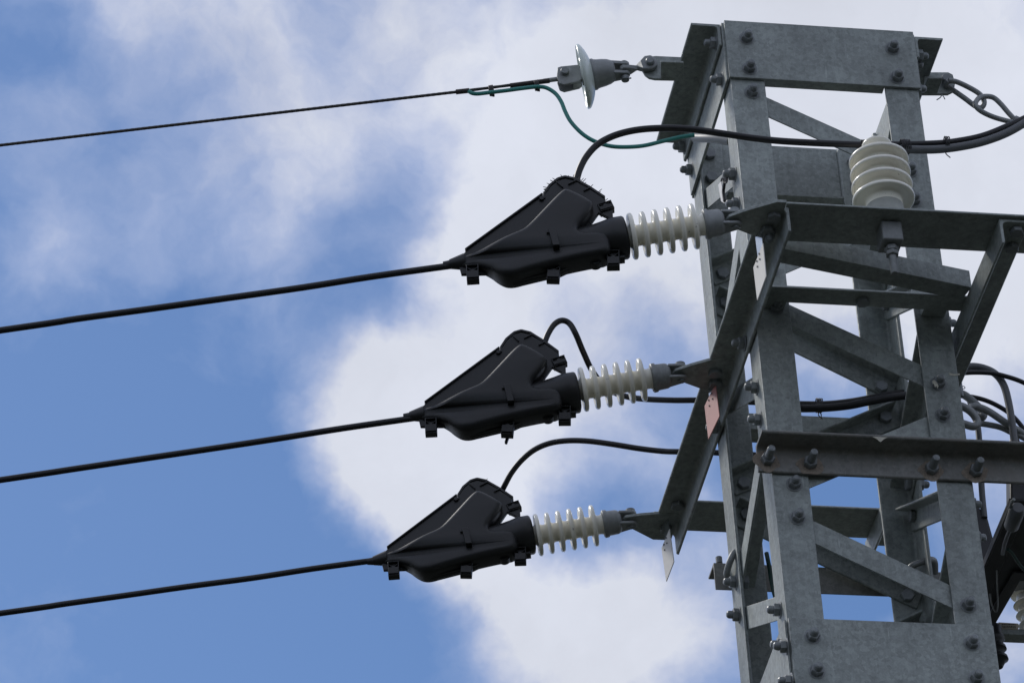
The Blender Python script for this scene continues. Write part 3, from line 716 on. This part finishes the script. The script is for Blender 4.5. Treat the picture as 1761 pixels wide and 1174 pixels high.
jump([(862, 846), (869, 832), (880, 812), (897, 791), (919, 773), (945, 762), (975, 757.5), (1010, 758), (1050, 763), (1100, 771), (1140, 775.5), (1170, 776.5), (1230, 778), (1300, 782), (1400, 790), (1560, 800), (1700, 800)],
     c3, .42, .0078, RUBBER, 'black cable curving off the lowest cover and passing behind the side beam', lambda t: t)
def tie(c, r, ax, nloop, name, label, tails=2):
    m = Mb(); ax = V(ax).normalized(); e1 = ax.orthogonal().normalized(); e2 = ax.cross(e1)
    for k in range(nloop):
        o = c+ax*(k-(nloop-1)/2)*.0042
        m.tube([o+e1*cos(t)*r+e2*sin(t)*r*1.05+ax*.001*sin(3*t+k) for t in [2*pi*q/14 for q in range(15)]], .0015, 6, 1)
    for k in range(tails):
        m.tube([c-V((0, 0, r)), c-V((0, 0, r+.012))+ax*.004*(k*2-1), c-V((0, 0, r+.024))+ax*.006*(1-k)], .0015, 6, 3)
    return tag(obj(name, m, RUBBER), label, 'cable tie', 'wire ties on the cables')
tie(P(1408, 697, y=.16), .0175, (1, 0, 0), 4, 'tape_tie', 'dark wire tie round the two cables inside the tower')
tie(P(1627, 248, y=YH), .0180, (1, 0, -.03), 3, 'tape_tie', 'dark wire tie on the two cables right of the tower head', 1)

# ------------------------------------------------------------------ standing insulator on the front beam
PX = PIX; PY = YF+.070; zb = ZC+.009
post = thing('post_insulator', (PX, PY, zb), 'cream ribbed porcelain insulator standing upright on the front beam', 'insulator')
ztop = P(1518, 240, y=PY).z; Hh = ztop-zb
obj('metal_base', Mb().lathe((PX, PY, zb), (0, 0, 1), [(0, .052), (.010, .052), (.013, .047), (.060, .045)], 40), CEMENT, post, smooth=40)
zs = [P(1520, y_, y=PY).z-zb for y_ in (352, 330, 307, 285)]
prof = [(.045, .040), (.050, .046)]
for k in range(4):
    c = P(1521, 344-21.7*k, y=PY).z-zb; R = .0765-.0010*k
    prof += [(c-.014, .045), (c-.004, .047), (c+.002, .054), (c+.0035, R-.012), (c+.0005, R-.0075), (c-.0030, R-.0055), (c-.0040, R-.0030), (c-.0030, R-.0008), (c+.0005, R), (c+.0050, R-.0008), (c+.009, R-.007), (c+.014, .058), (c+.018, .048)]
zh = P(1517, 252, y=PY).z-zb
prof += [(zh-.020, .030), (zh-.012, .028), (zh-.006, .032), (zh-.001, .0365), (zh+.003, .0368), (zh+.006, .034), (zh+.008, .026), (zh+.0085, .004)]
obj('ribbed_body', Mb().lathe((PX, PY, zb), (0, 0, 1), prof, 56), PORC, post, smooth=55)
m = Mb().box((PX+.003, PY+.0, ZC-.030), (.026, 0, 0), (0, .030, 0), (0, 0, .028)); obj('bracket', m, CAST, post, .004)
m = Mb().hexa((PX+.004, PY, ZC-.060), (0, 0, -1), .0175, .014); m.hexa((PX+.004, PY, ZC-.0745), (0, 0, -1), .0165, .012, .4); m.lathe((PX+.004, PY, ZC-.058), (0, 0, -1), [(0, .0095), (.078, .0095), (.081, .008)], 18)
obj('stud', m, CAST, post)
for px, py, nm, rr in ((1489, 249.5, 'left', .0115), (1556, 252.5, 'right', .0175)):
    tie(P(px, py, y=YH), rr, (1, 0, 0), 6, 'tape_tie', 'dark wire tie on the cable just %s of the standing insulator head' % nm, 0)

# ------------------------------------------------------------------ chain to the right of the tower head
def link(p, q, w, r, nrm):
    p, q, nrm = V(p), V(q), V(nrm); d = (q-p).normalized(); s = nrm.cross(d).normalized(); L = (q-p).length
    pts = [p+s*w*cos(t)-d*w*sin(t)+d*w for t in [pi*k/8 for k in range(9)]]
    pts += [q-s*w*cos(t)+d*w*sin(t)-d*w for t in [pi*k/8 for k in range(9)]]; pts.append(pts[0])
    return Mb().tube(pts, r, 14, 1)
CY = TY
def R_(px, py, off=0): return P(px, py, y=CY+off)
m = Mb(); q = [R_(1590, 126), R_(1630, 126), R_(1638, 130), R_(1642, 145), R_(1640, 158), R_(1630, 163), R_(1586, 163)]
m.prism([p-V((0, .004, 0)) for p in q], (0, .009, 0)); m.prism([R_(1586, 163)-V((0, .068, 0)), R_(1611, 163)-V((0, .068, 0)), R_(1611, 163), R_(1586, 163)], (0, 0, .006))
obj('strain_plate', m, STEEL, tower, .001)
ch = thing('anchor_chain', R_(1628, 134), 'grey shackle and two long oval chain links right of the tower head', 'chain')
l1 = [(1631, 139, -.028), (1645, 141, -.026), (1665, 150, -.014), (1682, 160, -.008), (1691, 170, -.004), (1692, 180, .0), (1686, 186, .004), (1676, 182, .004), (1660, 170, .002), (1643, 158, .002), (1633, 151, -.004), (1627, 146, -.014)]
obj('link', Mb().tube([R_(*q) for q in l1+l1[:1]], .0072, 14, 6), CAST, ch)
l2 = [(1745, 206, 0), (1733, 193, -.002), (1721, 179, -.004), (1709, 168.5, -.006), (1697, 166, -.008), (1685, 168, -.014), (1678, 176, -.020), (1679, 184, -.022), (1690, 193, -.020), (1710, 202, -.012), (1735, 209, -.004), (1752, 213, 0)]
obj('link', Mb().tube([R_(*q) for q in l2], .0070, 14, 6), CAST, ch)
m = Mb().tube([R_(1744, 205, -.004), R_(1765, 215, 0), R_(1830, 250, .02)], [.011, .012], 16, 4); obj('anchor_rod', m, CAST, ch)
obj('bolt', Mb().lathe(R_(1627, 135, -.02)+V((0, .03, 0)), (0, -1, 0), [(0, .008), (.026, .008), (.0265, .0125), (.034, .0125), (.036, .011)], 20), BOLT, ch)
m = Mb().tube([R_(1620, 163, -.01), R_(1617, 168, -.01), R_(1611, 172, -.01)], .0016, 6, 3); m.tube([R_(1620, 163, -.01), R_(1623, 167, -.01), R_(1625, 171, -.01)], .0013, 6, 3); obj('split_pin', m, BOLT, ch)

# ------------------------------------------------------------------ things at the right edge
YQ = .10
tag(obj('thick_cable', Mb().tube([P(a, b_, y=YQ) for a, b_ in ((1630, 645), (1650, 636), (1670, 630), (1692, 633), (1712, 643), (1726, 662), (1734, 690), (1740, 725), (1745, 765), (1749, 800))], .0098, 16, 8), GREYCABLE), 'thick grey cable arching over and down at the right edge', 'cable')
tag(obj('jumper_cable', Mb().tube([P(a, b_, y=YQ-.02) for a, b_ in ((1630, 648), (1660, 641), (1700, 641), (1730, 647), (1761, 658), (1800, 680))], .0062, 14, 8), RUBBER), 'thin black cable bending down to the right above the shackle', 'cable')
tag(obj('jumper_cable', Mb().tube([P(a, b_, y=YQ+.1) for a, b_ in ((1640, 680), (1670, 682), (1700, 690), (1730, 706), (1750, 724), (1768, 750), (1785, 790))], .0062, 14, 8), RUBBER), 'thin black cable bending down behind the shackle links', 'cable')
tag(obj('thick_cable', Mb().tube([P(a, b_, y=YQ+.12) for a, b_ in ((1668, 690), (1677, 712), (1683, 745), (1686, 800), (1689, 850), (1693, 890))], .0082, 14, 8), GREYCABLE), 'grey cable dropping into the black cover beside the right leg', 'cable')
YS = .16
def Q(px, py, off=0): return P(px, py, y=YS+off)
sh = thing('anchor_shackle', Q(1665, 700), 'dark shackle with grey oval rod links right of the tower below the cable arch', 'shackle')
obj('shackle_jaw', Mb().tube([Q(1640, 672), Q(1660, 680), Q(1680, 697), Q(1691, 710), Q(1688, 718), Q(1676, 715)], .0105, 14, 6), CAST, sh)
obj('shackle_jaw', Mb().tube([Q(1640, 695, -.05), Q(1658, 700, -.05), Q(1673, 711, -.05), Q(1681, 726, -.05), Q(1674, 733, -.05), Q(1655, 728, -.05)], .0105, 14, 6), CAST, sh)
m = Mb().tube([Q(1668, 700, -.03), Q(1680, 699, -.03), Q(1700, 707, -.03), Q(1730, 727, -.03), Q(1765, 749, -.03), Q(1820, 785, -.03)], .0095, 14, 6)
m.tube([Q(1686, 728, .0), Q(1700, 730, .0), Q(1722, 735, -.01), Q(1745, 746, -.02), Q(1765, 755, -.03), Q(1820, 790, -.03)], .0078, 14, 6); obj('link_rod', m, CAST, sh)
m = Mb().tube([Q(1650, 655, -.1), Q(1654, 682, -.1)], .006, 10); m.tube([Q(1657, 666, -.1)+V((.004*cos(t), 0, .004*sin(t))) for t in [2*pi*k/10 for k in range(11)]], .0012, 6, 1); obj('split_pin', m, BOLT, sh)

# equipment platform at the right, seen from below
ZP = -1.40
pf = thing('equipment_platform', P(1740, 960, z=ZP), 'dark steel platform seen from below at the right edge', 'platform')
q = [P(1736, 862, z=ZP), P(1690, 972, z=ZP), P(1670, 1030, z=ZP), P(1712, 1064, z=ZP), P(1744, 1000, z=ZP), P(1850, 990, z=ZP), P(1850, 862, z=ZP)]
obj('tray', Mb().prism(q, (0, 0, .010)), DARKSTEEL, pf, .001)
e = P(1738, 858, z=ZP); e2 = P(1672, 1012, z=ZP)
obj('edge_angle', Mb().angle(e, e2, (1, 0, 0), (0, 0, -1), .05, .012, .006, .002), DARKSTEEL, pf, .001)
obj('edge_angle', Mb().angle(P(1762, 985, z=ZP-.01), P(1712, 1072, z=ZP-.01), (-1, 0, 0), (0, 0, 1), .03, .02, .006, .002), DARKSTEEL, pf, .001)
obj('cross_bar', Mb().abox(P(1700, 1090, y=.3).x, P(1850, 1090, y=.3).x, .29, .33, P(1720, 1093, y=.3).z, P(1720, 1083, y=.3).z), STEEL, pf, .001)
YB = .22
def K(px, py, off=0): return P(px, py, y=YB+off)
cv2 = Mb().prism([K(1670, 862), K(1680, 868), K(1694, 878), K(1698, 884), K(1709, 925), K(1712, 990), K(1680, 1000), K(1660, 940)], (0, .07, 0))
tag(obj('cable_cover', cv2, PLASTIC, None, .008, seg=4), 'black plastic cover wedged between the right leg and the platform', 'connector cover')
cv3 = Mb().prism([K(1737, 752), K(1743, 747), K(1752, 748), K(1757, 762), K(1780, 900), K(1744, 905), K(1738, 862)], (0, .05, 0))
tag(obj('cable_cover', cv3, PLASTIC, None, .008, seg=4), 'black plastic cover at the right edge crossing behind the lower beam', 'connector cover')
u_ = (P(1756, 862, z=ZP-.05)-P(1738, 912, z=ZP-.05)).normalized(); o = P(1738, 908, z=ZP-.055)
lg = thing('cable_lug', o, 'dull grey cylindrical cable end under the platform at the right edge', 'cable lug')
obj('barrel', Mb().lathe(o, u_, [(0, .010), (.006, .016), (.012, .019), (.085, .020), (.095, .014)], 24), GREYCABLE, lg)
obj('tail', Mb().tube([o, P(1729, 930, z=ZP-.05), P(1724, 952, z=ZP-.04)], .005, 10, 5), GREYCABLE, lg)
obj('hook', Mb().tube([P(1737, 872, z=ZP-.05), P(1741, 862, z=ZP-.05), P(1744, 858, z=ZP-.05)], .004, 8, 4), CAST, lg)
tag(obj('green_cable', Mb().tube([P(a, b_, z=ZP-.03) for a, b_ in ((1733, 944), (1740, 950), (1748, 962), (1757, 974), (1775, 992))], .0042, 10, 6), DARKGREEN), 'dark green cable under the platform at the right edge', 'cable')
tag(obj('green_cable', Mb().tube([P(a, b_, z=ZP-.02) for a, b_ in ((1703, 1020), (1705, 1036), (1710, 1049), (1714, 1050), (1716, 1036), (1715, 1010), (1714, 980))], .0022, 8, 6), CAST), 'thin loop of wire hanging beside the right leg', 'wire')
YA = .30
tz = P(1762, 1012, y=YA); bz = P(1762, 1118, y=YA)
ar = thing('surge_arrester', tz, 'cream ribbed arrester cut by the right edge above the small label', 'arrester')
ax = V((.10, -.02, -1)).normalized(); prof = [(-.03, .03), (0, .032)]
for k in range(4):
    c = .012+k*.030; prof += [(c-.006, .028), (c, .036), (c+.004, .040), (c+.007, .038), (c+.010, .029)]
prof += [(.15, .028)]
obj('ribbed_body', Mb().lathe(tz, ax, prof, 40), PORC, ar, smooth=55)
prof = [(.150, .022), (.155, .026), (.17, .030), (.20, .036), (.235, .034), (.24, .02)]
obj('lower_cap', Mb().lathe(tz, ax, prof, 30), PORC, ar, smooth=55)
obj('clamp', Mb().box(P(1762, 1002, y=YA-.05), (.028, 0, 0), (0, .03, 0), (0, 0, .007)), CAST, ar, .002)
lp = thing('name_label', P(1735, 1075, y=YA-.06), 'small tarnished label strip with illegible text beside the arrester', 'label')
obj('strip', Mb().prism([P(1717, 1069, y=YA-.06), P(1751, 1071, y=YA-.06), P(1753, 1075, y=YA-.06), P(1751, 1081, y=YA-.06), P(1717, 1080, y=YA-.06)], (0, .004, 0)), BRASS, lp, .0008)
m = Mb()
for row, y_ in enumerate((1072.6, 1075.6, 1078.2)):
    x_ = 1723+row*.5
    while x_ < 1746:
        w_ = random.uniform(1, 2.6); m.prism([P(x_, y_-.6, y=YA-.0612), P(x_+w_, y_-.5, y=YA-.0612), P(x_+w_, y_+.7, y=YA-.0612), P(x_, y_+.6, y=YA-.0612)], (0, .0008, 0)); x_ += w_+.7
obj('markings', m, SLEEVE, lp)
bx = thing('dark_insulator', K(1714, 1095), 'dark ribbed insulator peeping out right of the splice plate', 'insulator')
o = K(1711, 1088); ax = (K(1716, 1140)-K(1711, 1088)).normalized(); prof = [(-.02, .018)]
for k in range(3):
    c = .014+k*.030; prof += [(c-.012, .018), (c-.004, .022+.002*k), (c+.004, .024+.002*k), (c+.010, .020)]
prof += [(.10, .012)]
obj('ribbed_body', Mb().lathe(o, ax, prof, 30), PLASTIC, bx, smooth=50)

# ------------------------------------------------------------------ clip bracket and U bolt on the rear left leg
XB = -H-.012
def U(px, py, x=XB): return P(px, py, x=x)
def Uy(px, py, y): return P(px, py, y=y)
yb_ = H+.0
cb = thing('bracket_bar', Uy(1245, 985, H+.01), 'grey angle bar held by U bolts across the rear legs, its end sticking out left', 'bracket')
yy = H+.012
ba = Uy(1227, 967, yy)
m = Mb().angle(ba, (.37, yy, ba.z), (0, 0, -1), (0, 1, 0), .078, .070, .007, .008)
obj('angle_bar', m, STEEL_WARM, cb, .001)
yy = H-.008
obj('u_bolt', Mb().tube([Uy(1558, 1000, yy), Uy(1560, 985, yy-.02), Uy(1568, 973, yy-.045), Uy(1585, 966, yy-.05), Uy(1600, 962, yy-.05), Uy(1607, 966, yy-.04), Uy(1608, 985, yy-.01)], .0085, 14, 6), CAST, cb)
obj('u_bolt', Mb().tube([Uy(1251, 990, yy-.006), Uy(1250, 984, yy-.03), Uy(1255, 966, yy-.055), Uy(1263, 950, yy-.06), Uy(1274, 945, yy-.055), Uy(1290, 944, yy-.03)], .0085, 14, 6), CAST, cb)
obj('stud', Mb().tube([Uy(1237, 968, yy+.03), Uy(1236, 958, yy+.03)], .0085, 12), BOLT, cb)
tag(obj('green_cable', Mb().tube([P(a, b_, y=.17) for a, b_ in ((1318, 950), (1323, 975), (1327, 1000), (1334, 1028), (1345, 1050))], .0055, 12, 6), DARKGREEN), 'green cable showing behind the front left leg low on the tower', 'cable')
# tag wired to a bolt on the front left leg
wt = thing('wired_tag', P(1245, 330, x=-H-.02), 'narrow white tag wired to a bolt on the front left leg', 'tag')
obj('strip', Mb().prism([P(1235, 318, x=-H-.018), P(1240, 312, x=-H-.018), P(1246, 350, x=-H-.018), P(1240, 346, x=-H-.018)], (.002, 0, 0)), WHITE, wt)
m = Mb()
for k in range(3): m.tube([P(1245+k*2.2, 307, x=-H-.02)+V((0, .012*cos(t), .012*sin(t))) for t in [2*pi*q_/12 for q_ in range(13)]], .0018, 6, 1)
m.tube([P(1240, 312, x=-H-.02), P(1242, 306, x=-H-.02), P(1247, 305, x=-H-.02)], .0018, 6, 3)
m.tube([P(1246, 315, x=-H-.02), P(1244, 330, x=-H-.02), P(1246, 346, x=-H-.02)], .0042, 6, 3)
obj('wire', m, RUBBER, wt)
